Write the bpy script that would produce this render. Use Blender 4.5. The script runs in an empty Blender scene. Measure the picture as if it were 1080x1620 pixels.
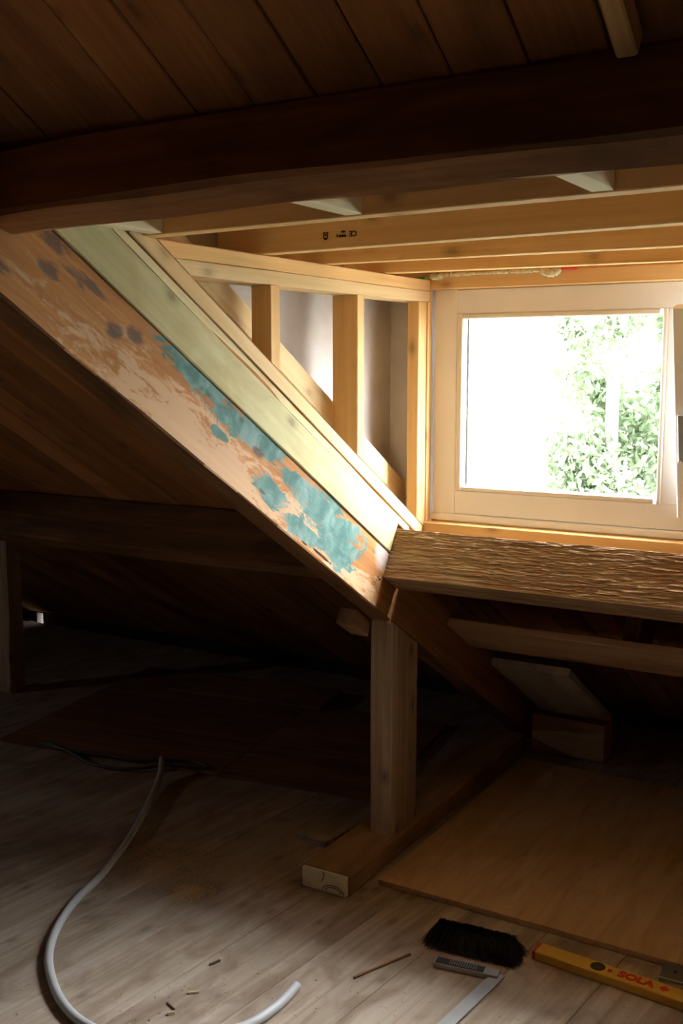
import bpy, bmesh, math, random
from mathutils import Vector, Matrix, noise
random.seed(7)
sc = bpy.context.scene

# ------------------------------------------------------------------ camera
PITCH = math.atan(232 / 1686.0)
YAW = math.atan(0.605 * math.cos(PITCH))
cam_d = bpy.data.cameras.new('camera')
cam_d.sensor_fit = 'VERTICAL'
cam_d.sensor_height = 36.0
cam_d.lens = 36.0 * 1686.0 / 1620.0
cam_d.clip_start = 0.02
cam = bpy.data.objects.new('camera', cam_d)
sc.collection.objects.link(cam)
cam.location = (0, 0, 1.5)
cam.rotation_euler = (math.pi / 2 - PITCH, 0, YAW)
sc.camera = cam

# ------------------------------------------------------------------ daylight and exposure
SKY = 110.0                                       # zenith radiance
world = bpy.data.worlds.new('overcast_sky')
sc.world = world
world.use_nodes = True
wt = world.node_tree
bg = wt.nodes['Background']
# CIE overcast sky: L = zenith * (1 + 2 sin(elevation)) / 3, level below the horizon
tcw = wt.nodes.new('ShaderNodeTexCoord'); sxw = wt.nodes.new('ShaderNodeSeparateXYZ')
wt.links.new(tcw.outputs['Generated'], sxw.inputs[0])
mxw = wt.nodes.new('ShaderNodeMath'); mxw.operation = 'MAXIMUM'; mxw.inputs[1].default_value = 0.0
wt.links.new(sxw.outputs['Z'], mxw.inputs[0])
maw = wt.nodes.new('ShaderNodeMath'); maw.operation = 'MULTIPLY_ADD'
wt.links.new(mxw.outputs[0], maw.inputs[0]); maw.inputs[1].default_value = SKY * 2 / 3; maw.inputs[2].default_value = SKY / 3
wt.links.new(maw.outputs[0], bg.inputs[1])
bg.inputs[0].default_value = (0.925, 0.975, 1.03, 1)
pl = bpy.data.lights.new('window_portal', 'AREA')
pl.shape = 'RECTANGLE'; pl.size = 2.25; pl.size_y = 0.75
pl.cycles.is_portal = True
po = bpy.data.objects.new('window_portal', pl)
sc.collection.objects.link(po)
po.location = (-0.37, 3.10, 1.38)
po.rotation_euler = (-math.pi / 2, 0, 0)       # faces into the attic
pl2 = bpy.data.lights.new('gable_portal', 'AREA')
pl2.shape = 'RECTANGLE'; pl2.size = 0.28; pl2.size_y = 0.25
pl2.cycles.is_portal = True
po2 = bpy.data.objects.new('gable_portal', pl2)
sc.collection.objects.link(po2)
po2.location = (-5.68, 0.98, 1.26)
po2.rotation_euler = (0, -math.pi / 2, 0)      # faces into the attic
sc.view_settings.view_transform = 'Standard'
sc.view_settings.look = 'None'
sc.view_settings.exposure = 0.0
sc.view_settings.gamma = 1.0
sc.view_settings.use_curve_mapping = False
sc.cycles.use_denoising = True
sc.cycles.max_bounces = 12
sc.cycles.diffuse_bounces = 7
sc.cycles.sample_clamp_indirect = 6.0

# ------------------------------------------------------------------ frame of reference
ALPHA = math.radians(31.4)                       # roof pitch
X = Vector((1, 0, 0)); Y = Vector((0, 1, 0)); Z = Vector((0, 0, 1))
S = Vector((0, math.cos(ALPHA), -math.sin(ALPHA)))   # down the slope
N = Vector((0, math.sin(ALPHA), math.cos(ALPHA)))    # out through the roof
XR = -1.468                                      # inner face of the near truss

# ------------------------------------------------------------------ material helpers
class NT:
    def __init__(self, name):
        self.m = bpy.data.materials.new(name); self.m.use_nodes = True
        self.t = self.m.node_tree; self.b = self.t.nodes['Principled BSDF']
    def n(self, kind, **kw):
        nd = self.t.nodes.new(kind)
        for k, v in kw.items():
            if k.startswith('i_'): nd.inputs[k[2:].replace('_', ' ')].default_value = v
            elif k[0] == 'p' and k[1:].isdigit(): nd.inputs[int(k[1:])].default_value = v
            else: setattr(nd, k, v)
        return nd
    def l(self, a, b): self.t.links.new(a, b)
    def coords(self, rnd=True):
        tc = self.n('ShaderNodeTexCoord')
        if not rnd: return tc.outputs['Object']
        oi = self.n('ShaderNodeObjectInfo')
        mu = self.n('ShaderNodeMath', operation='MULTIPLY', p1=53.0); self.l(oi.outputs['Random'], mu.inputs[0])
        ad = self.n('ShaderNodeVectorMath', operation='ADD')
        self.l(tc.outputs['Object'], ad.inputs[0]); self.l(mu.outputs[0], ad.inputs[1])
        return ad.outputs[0]
    def noise(self, vec, scale3, scale=1.0, detail=5, dist=0.0, rough=0.55):
        mp = self.n('ShaderNodeMapping'); mp.inputs['Scale'].default_value = scale3
        self.l(vec, mp.inputs['Vector'])
        no = self.n('ShaderNodeTexNoise', i_Scale=scale, i_Detail=detail, i_Distortion=dist, i_Roughness=rough)
        self.l(mp.outputs[0], no.inputs['Vector'])
        return no.outputs['Fac']
    def ramp(self, fac, stops):
        r = self.n('ShaderNodeValToRGB'); e = r.color_ramp.elements
        while len(e) < len(stops): e.new(0.5)
        for el, (p, c) in zip(e, stops):
            el.position = p; el.color = (c, c, c, 1) if isinstance(c, (int, float)) else (*c, 1)
        self.l(fac, r.inputs[0]); return r.outputs[0]
    def mix(self, fac, a, b, mode='MIX'):
        mx = self.n('ShaderNodeMix', data_type='RGBA', blend_type=mode)
        for sk, v in ((mx.inputs[0], fac), (mx.inputs[6], a), (mx.inputs[7], b)):
            if isinstance(v, (int, float)): sk.default_value = v
            elif isinstance(v, tuple): sk.default_value = (*v, 1)
            else: self.l(v, sk)
        return mx.outputs[2]
    def math(self, op, a, b=0.0, clamp=False):
        m = self.n('ShaderNodeMath', operation=op, use_clamp=clamp)
        for sk, v in ((m.inputs[0], a), (m.inputs[1], b)):
            if isinstance(v, (int, float)): sk.default_value = v
            else: self.l(v, sk)
        return m.outputs[0]
    def bump(self, h, strength, dist):
        b = self.n('ShaderNodeBump', i_Strength=strength, i_Distance=dist)
        self.l(h, b.inputs['Height']); self.l(b.outputs[0], self.b.inputs['Normal'])
    def out(self, col, rough=0.7, spec=0.3):
        if isinstance(col, tuple): self.b.inputs['Base Color'].default_value = (*col, 1)
        else: self.l(col, self.b.inputs['Base Color'])
        self.b.inputs['Roughness'].default_value = rough
        self.b.inputs['Specular IOR Level'].default_value = spec
        return self.m

def wood(name, dark, mid, light, knots=0.0, stain=0.0, staincol=(0.03, 0.02, 0.012), rough=0.82, bump=0.25,
         band=7.0, fibre=70.0, stain_scale=3.0, bdist=0.002, per_obj=0.12, spec=0.08):
    k = NT(name); v = k.coords()
    g1 = k.noise(v, (0.55, band, band), 1.6, 4, 0.8)
    g2 = k.noise(v, (1.6, fibre, fibre), 1.0, 5, 0.3, 0.65)
    f = k.math('ADD', k.math('MULTIPLY', g1, 0.6), k.math('MULTIPLY', g2, 0.4))
    col = k.ramp(f, [(0.36, dark), (0.50, mid), (0.62, light)])
    if knots:
        sx = k.n('ShaderNodeSeparateXYZ'); k.l(v, sx.inputs[0])
        cb = k.n('ShaderNodeCombineXYZ')
        k.l(k.math('MULTIPLY', sx.outputs[0], 5.0), cb.inputs[0])
        k.l(k.math('MULTIPLY', k.math('ADD', sx.outputs[1], sx.outputs[2]), 9.0), cb.inputs[1])
        wv = k.n('ShaderNodeTexVoronoi', voronoi_dimensions='2D', i_Scale=1.0, i_Randomness=1.0); k.l(cb.outputs[0], wv.inputs['Vector'])
        dd = k.math('ADD', wv.outputs['Distance'], k.math('MULTIPLY', k.math('SUBTRACT', g2, 0.5), 0.12))
        km = k.ramp(dd, [(0.05, 1.0), (0.09, 0.5), (0.20, 0.0)])
        sp = k.n('ShaderNodeSeparateColor'); k.l(wv.outputs['Color'], sp.inputs[0])
        km = k.math('MULTIPLY', km, k.math('GREATER_THAN', sp.outputs[0], 0.55))
        col = k.mix(k.math('MULTIPLY', km, knots), col, tuple(c * 0.33 for c in dark))
    if stain:
        sn = k.noise(v, (1.0, 2.2, 2.2), stain_scale, 6, 0.6, 0.6)
        sm = k.ramp(sn, [(0.46, 0.0), (0.66, 1.0)])
        col = k.mix(k.math('MULTIPLY', sm, stain), col, staincol)
    oi = k.n('ShaderNodeObjectInfo')
    hv = k.n('ShaderNodeHueSaturation')
    val = k.math('ADD', k.math('MULTIPLY', oi.outputs['Random'], 2 * per_obj), 1.0 - per_obj)
    k.l(val, hv.inputs['Value']); k.l(col, hv.inputs['Color'])
    k.bump(g2, bump, bdist)
    return k.out(hv.outputs[0], rough, spec)

def plain(name, col, rough=0.5, metal=0.0, spec=0.4, nz=0.12, scale=25.0, bump=0.0):
    k = NT(name); v = k.coords()
    f = k.noise(v, (1, 1, 1), scale, 5)
    c = k.ramp(f, [(0.3, tuple(x * (1 - nz) for x in col)), (0.7, tuple(min(1, x * (1 + nz)) for x in col))])
    if bump: k.bump(f, bump, 0.003)
    k.b.inputs['Metallic'].default_value = metal
    return k.out(c, rough, spec)

M = {}
M['pine'] = wood('new_pine', (0.56, 0.34, 0.135), (0.66, 0.42, 0.18), (0.72, 0.49, 0.235), knots=0.55, per_obj=0.06, bump=0.12, band=9)
M['pale_pine'] = wood('pale_pine', (0.56, 0.40, 0.20), (0.65, 0.49, 0.27), (0.72, 0.56, 0.33), knots=0.45, per_obj=0.05, bump=0.12, band=9)
M['green_board'] = wood('green_treated_pine', (0.37, 0.335, 0.165), (0.44, 0.41, 0.225), (0.52, 0.485, 0.28), knots=0.6, stain=0.55, staincol=(0.36, 0.29, 0.13), bump=0.1, band=5, per_obj=0.03, stain_scale=5)
M['nog'] = wood('green_white_pine', (0.70, 0.63, 0.40), (0.78, 0.71, 0.47), (0.84, 0.77, 0.54), bump=0.1, per_obj=0.03)
M['sheath_edge'] = wood('old_board_edge', (0.34, 0.22, 0.10), (0.52, 0.40, 0.20), (0.66, 0.58, 0.36), stain=0.6, staincol=(0.55, 0.53, 0.32), bump=0.5, fibre=40, stain_scale=14)
M['old_beam'] = wood('old_dark_beam', (0.22, 0.105, 0.044), (0.34, 0.165, 0.070), (0.43, 0.225, 0.10), stain=0.75, staincol=(0.10, 0.066, 0.042), bump=0.5, band=8, stain_scale=2.2)
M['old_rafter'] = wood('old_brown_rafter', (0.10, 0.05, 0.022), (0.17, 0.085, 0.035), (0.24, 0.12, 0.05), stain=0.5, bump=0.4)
M['roof'] = wood('old_red_roof_board', (0.25, 0.100, 0.032), (0.34, 0.142, 0.046), (0.42, 0.19, 0.067), knots=0.5, stain=0.45, staincol=(0.12, 0.06, 0.028), bump=0.25, per_obj=0.22, band=5, stain_scale=2.5)
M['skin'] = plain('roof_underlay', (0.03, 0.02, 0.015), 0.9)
M['floor'] = wood('worn_floor_board', (0.29, 0.225, 0.165), (0.37, 0.30, 0.23), (0.44, 0.37, 0.295), knots=0.5, stain=0.8, staincol=(0.20, 0.14, 0.095), bump=0.4, band=14, per_obj=0.05, stain_scale=4.0)
M['post'] = wood('weathered_post', (0.30, 0.205, 0.125), (0.43, 0.31, 0.20), (0.54, 0.42, 0.29), knots=0.7, stain=0.4, staincol=(0.27, 0.165, 0.09), bump=0.5, band=9)
M['sole'] = wood('brown_sole_timber', (0.24, 0.14, 0.065), (0.34, 0.205, 0.10), (0.42, 0.27, 0.145), stain=0.4, staincol=(0.09, 0.05, 0.025), bump=0.3)
M['batten'] = wood('brown_batten', (0.40, 0.25, 0.125), (0.50, 0.33, 0.175), (0.58, 0.40, 0.23), stain=0.3, bump=0.2)
M['greyboard'] = wood('grey_plank', (0.33, 0.28, 0.22), (0.42, 0.37, 0.30), (0.50, 0.45, 0.38), stain=0.4, bump=0.2)
M['osb'] = wood('reddish_board', (0.20, 0.095, 0.045), (0.28, 0.135, 0.062), (0.35, 0.18, 0.09), stain=0.3, bump=0.2, band=16, fibre=50)
M['white'] = plain('white_window_paint', (0.86, 0.86, 0.85), 0.4, nz=0.03, scale=6)
M['bead'] = plain('cream_bead_paint', (0.74, 0.69, 0.60), 0.45, nz=0.04, scale=8)
M['rubber'] = plain('dark_gasket', (0.05, 0.055, 0.05), 0.5)
M['chrome'] = plain('brushed_chrome', (0.75, 0.74, 0.72), 0.22, metal=1.0, nz=0.03)
M['steel'] = plain('dull_steel', (0.42, 0.41, 0.39), 0.38, metal=0.85, nz=0.08)
M['black'] = plain('black_plastic', (0.025, 0.026, 0.028), 0.45)
M['ink'] = plain('black_ink', (0.05, 0.03, 0.02), 0.8)
M['bristle'] = plain('dark_bristle', (0.022, 0.017, 0.013), 0.9)
M['conduit'] = plain('grey_pvc', (0.46, 0.47, 0.47), 0.42, nz=0.05)
M['cable'] = plain('dark_cable', (0.06, 0.06, 0.065), 0.5)
M['yellow'] = plain('yellow_lacquer', (0.66, 0.40, 0.055), 0.35, nz=0.04)
M['red'] = plain('red_print', (0.55, 0.035, 0.02), 0.45)
M['vial'] = plain('vial_window', (0.10, 0.085, 0.05), 0.15, spec=0.8)
M['foam'] = plain('pale_foam', (0.62, 0.60, 0.40), 0.8, nz=0.15, scale=60, bump=0.5)
M['greenbit'] = plain('green_tape', (0.10, 0.34, 0.06), 0.6)
M['chip'] = plain('fresh_wood_chip', (0.55, 0.42, 0.24), 0.8)
M['darkchip'] = plain('dark_wood_chip', (0.10, 0.06, 0.035), 0.8)
M['sawdust'] = plain('sawdust', (0.46, 0.32, 0.15), 0.95)
M['nail'] = plain('rusty_nail', (0.12, 0.06, 0.035), 0.6, metal=0.5)
k = NT('leaf_green'); v = k.coords(False); f = k.noise(v, (1, 1, 1), 0.9, 3)
c = k.ramp(f, [(0.35, (0.080, 0.112, 0.055)), (0.65, (0.122, 0.154, 0.090))])
df = k.n('ShaderNodeBsdfDiffuse'); tl = k.n('ShaderNodeBsdfTranslucent'); mx = k.n('ShaderNodeMixShader', p0=0.5)
k.l(c, df.inputs[0]); k.l(c, tl.inputs[0]); k.l(df.outputs[0], mx.inputs[1]); k.l(tl.outputs[0], mx.inputs[2])
k.l(mx.outputs[0], k.t.nodes['Material Output'].inputs[0]); M['leaf'] = k.m
M['bark'] = plain('grey_bark', (0.08, 0.085, 0.065), 0.9)
M['ground'] = plain('pale_ground', (0.22, 0.23, 0.19), 0.95, scale=0.4)

# chipboard / plywood sheet
k = NT('plywood_sheet'); v = k.coords()
g = k.noise(v, (1.2, 7, 7), 2.5, 6, 1.2); g2 = k.noise(v, (3, 40, 40), 1.0, 4)
c = k.ramp(k.math('ADD', k.math('MULTIPLY', g, 0.7), k.math('MULTIPLY', g2, 0.3)), [(0.32, (0.44, 0.275, 0.14)), (0.5, (0.53, 0.345, 0.185)), (0.68, (0.60, 0.41, 0.235))])
sc1 = k.noise(v, (2.2, 9, 2), 3.0, 5, 1.5)
c = k.mix(k.math('MULTIPLY', k.ramp(sc1, [(0.60, 0.0), (0.66, 1.0)]), 0.35), c, (0.30, 0.17, 0.08))
k.bump(g2, 0.1, 0.001); M['ply'] = k.out(c, 0.65, 0.25)

# rough-sawn purlin
k = NT('rough_sawn_purlin'); v = k.coords()
g = k.noise(v, (0.8, 16, 16), 1.6, 5, 1.0, 0.6); g2 = k.noise(v, (8, 190, 190), 1.0, 7, 0.35, 0.75)
f = k.math('ADD', k.math('MULTIPLY', g, 0.35), k.math('MULTIPLY', g2, 0.65))
c = k.ramp(f, [(0.34, (0.08, 0.043, 0.02)), (0.45, (0.27, 0.165, 0.08)), (0.56, (0.45, 0.305, 0.17)), (0.70, (0.58, 0.44, 0.29))])
rs = k.noise(v, (2, 3, 3), 2.4, 4)
c = k.mix(k.math('MULTIPLY', k.ramp(rs, [(0.5, 0.0), (0.7, 1.0)]), 0.5), c, (0.26, 0.115, 0.04))
k.bump(f, 1.0, 0.005); M['rough'] = k.out(c, 0.85, 0.15)

# grey breather sheet of the cheek
k = NT('grey_cheek_sheet'); v = k.coords(False)
f = k.noise(v, (1, 1, 1), 5.0, 6); f2 = k.noise(v, (1, 1, 1), 90.0, 3)
c = k.ramp(f, [(0.3, (0.40, 0.365, 0.335)), (0.7, (0.55, 0.52, 0.49))])
k.bump(f2, 0.2, 0.001); M['sheet'] = k.out(c, 0.8, 0.2)

# glass: thin pane, clear with a faint reflection
k = NT('window_glass')
tr = k.n('ShaderNodeBsdfTransparent'); gl = k.n('ShaderNodeBsdfGlossy'); gl.inputs['Roughness'].default_value = 0.02
mx = k.n('ShaderNodeMixShader', p0=0.03)
k.l(tr.outputs[0], mx.inputs[1]); k.l(gl.outputs[0], mx.inputs[2])
k.l(mx.outputs[0], k.t.nodes['Material Output'].inputs[0]); M['glass'] = k.m

# old rafter with worn teal paint; u runs down the slope, v up the depth (metres)
RS0, RS1, RN0, RN1 = -0.75, 3.50, 2.0625, 2.234
k = NT('paint_worn_rafter')
tc = k.n('ShaderNodeTexCoord')
ad = k.n('ShaderNodeVectorMath', operation='ADD'); ad.inputs[1].default_value = ((RS0 + RS1) / 2, 0, (RN1 - RN0) / 2)
k.l(tc.outputs['Object'], ad.inputs[0]); uv = ad.outputs[0]
g1 = k.noise(uv, (1.2, 20, 20), 1.3, 5, 1.0); g2 = k.noise(uv, (3, 110, 110), 1.0, 5, 0.4)
gr = k.math('ADD', k.math('MULTIPLY', g1, 0.6), k.math('MULTIPLY', g2, 0.4))
col = k.ramp(gr, [(0.3, (0.19, 0.078, 0.024)), (0.5, (0.30, 0.135, 0.045)), (0.7, (0.42, 0.215, 0.085))])
e1 = k.math('ADD', k.math('MULTIPLY', k.noise(uv, (9, 24, 24), 1.0, 8, 1.2, 0.66), 0.6), k.math('MULTIPLY', k.noise(uv, (14, 75, 75), 1.0, 6, 0.8, 0.7), 0.4)); e2 = k.noise(uv, (16, 16, 16), 1.0, 6, 0.5)
def blobs(lst, amp, nz):
    cur = None
    for (cu, cv, ru, rv) in lst:
        a = k.n('ShaderNodeVectorMath', operation='SUBTRACT'); k.l(uv, a.inputs[0]); a.inputs[1].default_value = (cu, 0, cv)
        b = k.n('ShaderNodeVectorMath', operation='MULTIPLY'); k.l(a.outputs[0], b.inputs[0]); b.inputs[1].default_value = (1 / ru, 0, 1 / rv)
        d = k.n('ShaderNodeVectorMath', operation='LENGTH'); k.l(b.outputs[0], d.inputs[0])
        cur = d.outputs['Value'] if cur is None else k.math('MINIMUM', cur, d.outputs['Value'])
    return k.math('ADD', cur, k.math('MULTIPLY', k.math('SUBTRACT', nz, 0.5), amp))
pale = k.ramp(blobs([(0.95, 0.02, 0.55, 0.10), (1.35, 0.06, 0.30, 0.07), (1.62, 0.03, 0.25, 0.04)], 6.0, e1), [(0.55, 1.0), (1.15, 0.0)])
col = k.mix(k.math('MULTIPLY', pale, 0.75), col, (0.47, 0.32, 0.19))
tb = blobs([(0.80, 0.152, 0.17, 0.026), (0.98, 0.140, 0.14, 0.034), (1.13, 0.150, 0.07, 0.028), (1.30, 0.125, 0.10, 0.038), (1.49, 0.115, 0.21, 0.062),
            (1.18, 0.060, 0.10, 0.034), (1.36, 0.035, 0.12, 0.026), (1.56, 0.060, 0.10, 0.045), (0.93, 0.085, 0.04, 0.012)], 4.0, e1)
teal = k.ramp(tb, [(0.82, 1.0), (0.98, 0.0)])
tcol = k.ramp(e2, [(0.3, (0.030, 0.100, 0.088)), (0.55, (0.060, 0.165, 0.150)), (0.75, (0.135, 0.265, 0.25))])
col = k.mix(k.math('MULTIPLY', teal, 0.92), col, tcol)
ghost = k.ramp(tb, [(0.95, 1.0), (1.5, 0.0)])
col = k.mix(k.math('MULTIPLY', k.math('MULTIPLY', ghost, k.ramp(e2, [(0.45, 0.0), (0.65, 1.0)])), 0.45), col, (0.20, 0.25, 0.21))
dk = k.ramp(blobs([(0.345, 0.108, 0.030, 0.016), (0.536, 0.098, 0.026, 0.018), (0.593, 0.127, 0.026, 0.016), (0.43, 0.138, 0.07, 0.016), (0.33, 0.155, 0.05, 0.018),
                   (1.085, 0.118, 0.030, 0.014), (0.99, 0.155, 0.015, 0.008), (0.24, 0.04, 0.03, 0.012), (1.15, 0.045, 0.02, 0.008), (1.74, 0.135, 0.012, 0.006)], 5.0, e1), [(0.5, 1.0), (1.3, 0.0)])
col = k.mix(k.math('MULTIPLY', dk, 0.8), col, (0.07, 0.055, 0.05))
lil = k.ramp(blobs([(1.80, 0.15, 0.07, 0.05)], 0.8, e1), [(0.6, 1.0), (1.2, 0.0)])
col = k.mix(k.math('MULTIPLY', lil, 0.7), col, (0.40, 0.35, 0.33))
slit = k.ramp(blobs([(1.485, 0.0165, 0.055, 0.0050), (1.39, 0.012, 0.02, 0.003)], 2.0, e1), [(0.75, 1.0), (1.0, 0.0)])
col = k.mix(slit, col, (0.035, 0.018, 0.012))
hh = k.math('SUBTRACT', k.math('ADD', gr, k.math('MULTIPLY', teal, 0.25)), slit)
k.bump(hh, 0.35, 0.003); M['painted'] = k.out(col, 0.8, 0.08)

# ------------------------------------------------------------------ object helpers
WM = {}
def link(name, me, mat, mw=None, parent=None):
    o = bpy.data.objects.new(name, me)
    sc.collection.objects.link(o)
    mw = mw or Matrix.Identity(4)
    if me is not None and mat is not None and not me.materials: me.materials.append(M[mat])
    if parent is not None:
        o.parent = parent; o.matrix_parent_inverse = WM[parent].inverted()
    o.matrix_basis = mw
    WM[o] = mw
    return o
def tag(o, label=None, cat=None, group=None, kind=None):
    if label: o['label'] = label
    if cat: o['category'] = cat
    if group: o['group'] = group
    if kind: o['kind'] = kind
    return o
def empty(name, loc, label=None, cat=None, group=None, kind=None):
    return tag(link(name, None, None, Matrix.Translation(Vector(loc))), label, cat, group, kind)

def beam(name, mat, A, ra, B, rb, C, rc, parent=None, b=0.003, k=2, wob=0.0, skew0=(0, 0), skew1=(0, 0), smooth=False):
    """prism along unit axis A between ra, section in B x C (ranges are dot products with the axes)."""
    A = A.normalized(); B = B.normalized(); C = C.normalized()
    s0, s1 = list(skew0), list(skew1)
    if A.cross(B).dot(C) < 0:
        B = -B; rb = (-rb[1], -rb[0]); s0[0] *= -1; s1[0] *= -1
    mid = [(r[0] + r[1]) / 2 for r in (ra, rb, rc)]
    hw, ht = (rb[1] - rb[0]) / 2, (rc[1] - rc[0]) / 2
    b = min(b, hw * 0.45, ht * 0.45)
    sect = [(-hw + b, -ht), (hw - b, -ht), (hw, -ht + b), (hw, ht - b), (hw - b, ht), (-hw + b, ht), (-hw, ht - b), (-hw, -ht + b)]
    L = (ra[1] - ra[0]) / 2
    sd = random.random() * 100
    vs, fs = [], []
    for i in range(k):
        q = i / (k - 1)
        for j, (y, z) in enumerate(sect):
            x = -L + 2 * L * q
            x += (1 - q) * (s0[0] * y + s0[1] * z) + q * (s1[0] * y + s1[1] * z)
            if wob and 0 <= i < k:
                y += wob * noise.noise(Vector((x * 3 + sd, j * 0.7, 1.3)))
                z += wob * noise.noise(Vector((x * 3 + sd, j * 0.7, 7.9)))
            vs.append((x, y, z))
    for i in range(k - 1):
        for j in range(8):
            a0 = i * 8 + j; a1 = i * 8 + (j + 1) % 8
            fs.append((a0, a0 + 8, a1 + 8, a1))
    fs.append(tuple(range(8))); fs.append(tuple(reversed(range((k - 1) * 8, k * 8))))
    me = bpy.data.meshes.new(name); me.from_pydata(vs, [], fs)
    bm = bmesh.new(); bm.from_mesh(me); bmesh.ops.recalc_face_normals(bm, faces=bm.faces); bm.to_mesh(me); bm.free()
    if smooth:
        for p in me.polygons: p.use_smooth = True
    c = A * mid[0] + B * mid[1] + C * mid[2]
    mw = Matrix(((A.x, B.x, C.x, c.x), (A.y, B.y, C.y, c.y), (A.z, B.z, C.z, c.z), (0, 0, 0, 1)))
    return link(name, me, mat, mw, parent)

def sbeam(name, mat, x, s, n, **kw): return beam(name, mat, S, s, X, x, N, n, **kw)     # grain down the slope
def pbeam(name, mat, x, s, n, **kw): return beam(name, mat, X, x, S, s, N, n, **kw)     # grain along the ridge
def xbox(name, mat, x, y, z, **kw): return beam(name, mat, X, x, Y, y, Z, z, **kw)
def ybox(name, mat, x, y, z, **kw): return beam(name, mat, Y, y, X, x, Z, z, **kw)
def zbox(name, mat, x, y, z, **kw): return beam(name, mat, Z, z, X, x, Y, y, **kw)

def poly_prism(name, mat, pts, axis, a0, a1, parent=None, kind=None):
    """extrude a polygon of world points (given on axis=a0 plane) along world axis to a1"""
    vs = []
    for v in (a0, a1):
        for p in pts:
            q = list(p); q.insert(axis, v); vs.append(q)
    m = len(pts)
    fs = [tuple(range(m)), tuple(reversed(range(m, 2 * m)))] + [(i, (i + 1) % m, m + (i + 1) % m, m + i) for i in range(m)]
    c = sum((Vector(v) for v in vs), Vector()) / len(vs)
    me = bpy.data.meshes.new(name); me.from_pydata([Vector(v) - c for v in vs], [], fs)
    bm = bmesh.new(); bm.from_mesh(me); bmesh.ops.recalc_face_normals(bm, faces=bm.faces); bm.to_mesh(me); bm.free()
    return link(name, me, mat, Matrix.Translation(c), parent)

def tube(name, mat, pts, r, parent=None, seg=12, sub=8, cap_round=False):
    P = [Vector(p) for p in pts]; Q = []
    for i in range(len(P) - 1):
        p0 = P[max(i - 1, 0)]; p1 = P[i]; p2 = P[i + 1]; p3 = P[min(i + 2, len(P) - 1)]
        for j in range(sub):
            t = j / sub
            Q.append(0.5 * ((2 * p1) + (-p0 + p2) * t + (2 * p0 - 5 * p1 + 4 * p2 - p3) * t * t + (-p0 + 3 * p1 - 3 * p2 + p3) * t ** 3))
    Q.append(P[-1])
    c = sum(Q, Vector()) / len(Q)
    vs, fs = [], []
    for i, q in enumerate(Q):
        d = (Q[min(i + 1, len(Q) - 1)] - Q[max(i - 1, 0)]).normalized()
        a = d.cross(Z if abs(d.z) < 0.95 else X).normalized(); e = a.cross(d)
        for j in range(seg):
            w = 2 * math.pi * j / seg
            vs.append(q + a * math.cos(w) * r + e * math.sin(w) * r - c)
    for i in range(len(Q) - 1):
        for j in range(seg):
            fs.append((i * seg + j, i * seg + (j + 1) % seg, (i + 1) * seg + (j + 1) % seg, (i + 1) * seg + j))
    fs.append(tuple(range(seg))); fs.append(tuple(reversed(range((len(Q) - 1) * seg, len(Q) * seg))))
    me = bpy.data.meshes.new(name); me.from_pydata(vs, [], fs)
    bm = bmesh.new(); bm.from_mesh(me); bmesh.ops.recalc_face_normals(bm, faces=bm.faces); bm.to_mesh(me); bm.free()
    for p in me.polygons: p.use_smooth = len(p.vertices) == 4
    return link(name, me, mat, Matrix.Translation(c), parent)

def disc(name, mat, c, r, h, axis=Z, parent=None, seg=20):
    a = axis.normalized(); t = a.cross(X if abs(a.x) < 0.9 else Y).normalized(); u = a.cross(t)
    vs = [t * math.cos(2 * math.pi * j / seg) * r + u * math.sin(2 * math.pi * j / seg) * r + a * q for q in (0, h) for j in range(seg)]
    fs = [tuple(range(seg)), tuple(range(seg, 2 * seg))] + [(j, (j + 1) % seg, seg + (j + 1) % seg, seg + j) for j in range(seg)]
    me = bpy.data.meshes.new(name); me.from_pydata(vs, [], fs)
    bm = bmesh.new(); bm.from_mesh(me); bmesh.ops.recalc_face_normals(bm, faces=bm.faces); bm.to_mesh(me); bm.free()
    return link(name, me, mat, Matrix.Translation(Vector(c)), parent)

def text_mesh(name, body, size, mat, mw, parent, bold=0.0, depth=0.0004, shear=0.0):
    cu = bpy.data.curves.new(name, 'FONT'); cu.body = body; cu.size = size; cu.extrude = depth; cu.offset = bold; cu.shear = shear
    cu.align_x = 'CENTER'; cu.align_y = 'CENTER'
    tmp = bpy.data.objects.new(name, cu); sc.collection.objects.link(tmp)
    bpy.context.view_layer.update()
    me = bpy.data.meshes.new_from_object(tmp.evaluated_get(bpy.context.evaluated_depsgraph_get()))
    bpy.data.objects.remove(tmp); bpy.data.curves.remove(cu)
    me.materials.clear()
    return link(name, me, mat, mw, parent)

def frame_mw(c, A, B, C): return Matrix(((A.x, B.x, C.x, c[0]), (A.y, B.y, C.y, c[1]), (A.z, B.z, C.z, c[2]), (0, 0, 0, 1)))

# ================================================================== THE SETTING
ROOF_N = 2.331
RIDGE_Y = -1.0
# floor: sub-floor with separate boards
floor = tag(xbox('floor', 'skin', (-5.6, 3.4), (-6.9, 4.44), (-0.08, -0.024), b=0.001), 'dark sub-floor under the worn attic floor boards', None, None, 'structure')
rot = math.radians(6.0)
FA = Vector((math.sin(rot), math.cos(rot), 0)); FB = Vector((math.cos(rot), -math.sin(rot), 0))
b0 = Vector((-1.838, 1.749, 0)).dot(FB)
PWD = 0.212
for i in range(-17, 11):
    lo = b0 + i * PWD
    xm = lo + PWD / 2
    # board ends at the eaves (Y = 4.36) and behind the camera
    a1 = (4.34 + xm * math.sin(rot)) / math.cos(rot)
    a0 = (0.4 + xm * math.sin(rot)) / math.cos(rot)
    dz = random.uniform(-0.0008, 0.0)
    beam('floor_board', 'floor', FA, (a0, a1), FB, (lo + 0.0006, lo + PWD - 0.0006), Z, (-0.022, dz), parent=floor, b=0.001, k=8, wob=0.0005)
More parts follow.
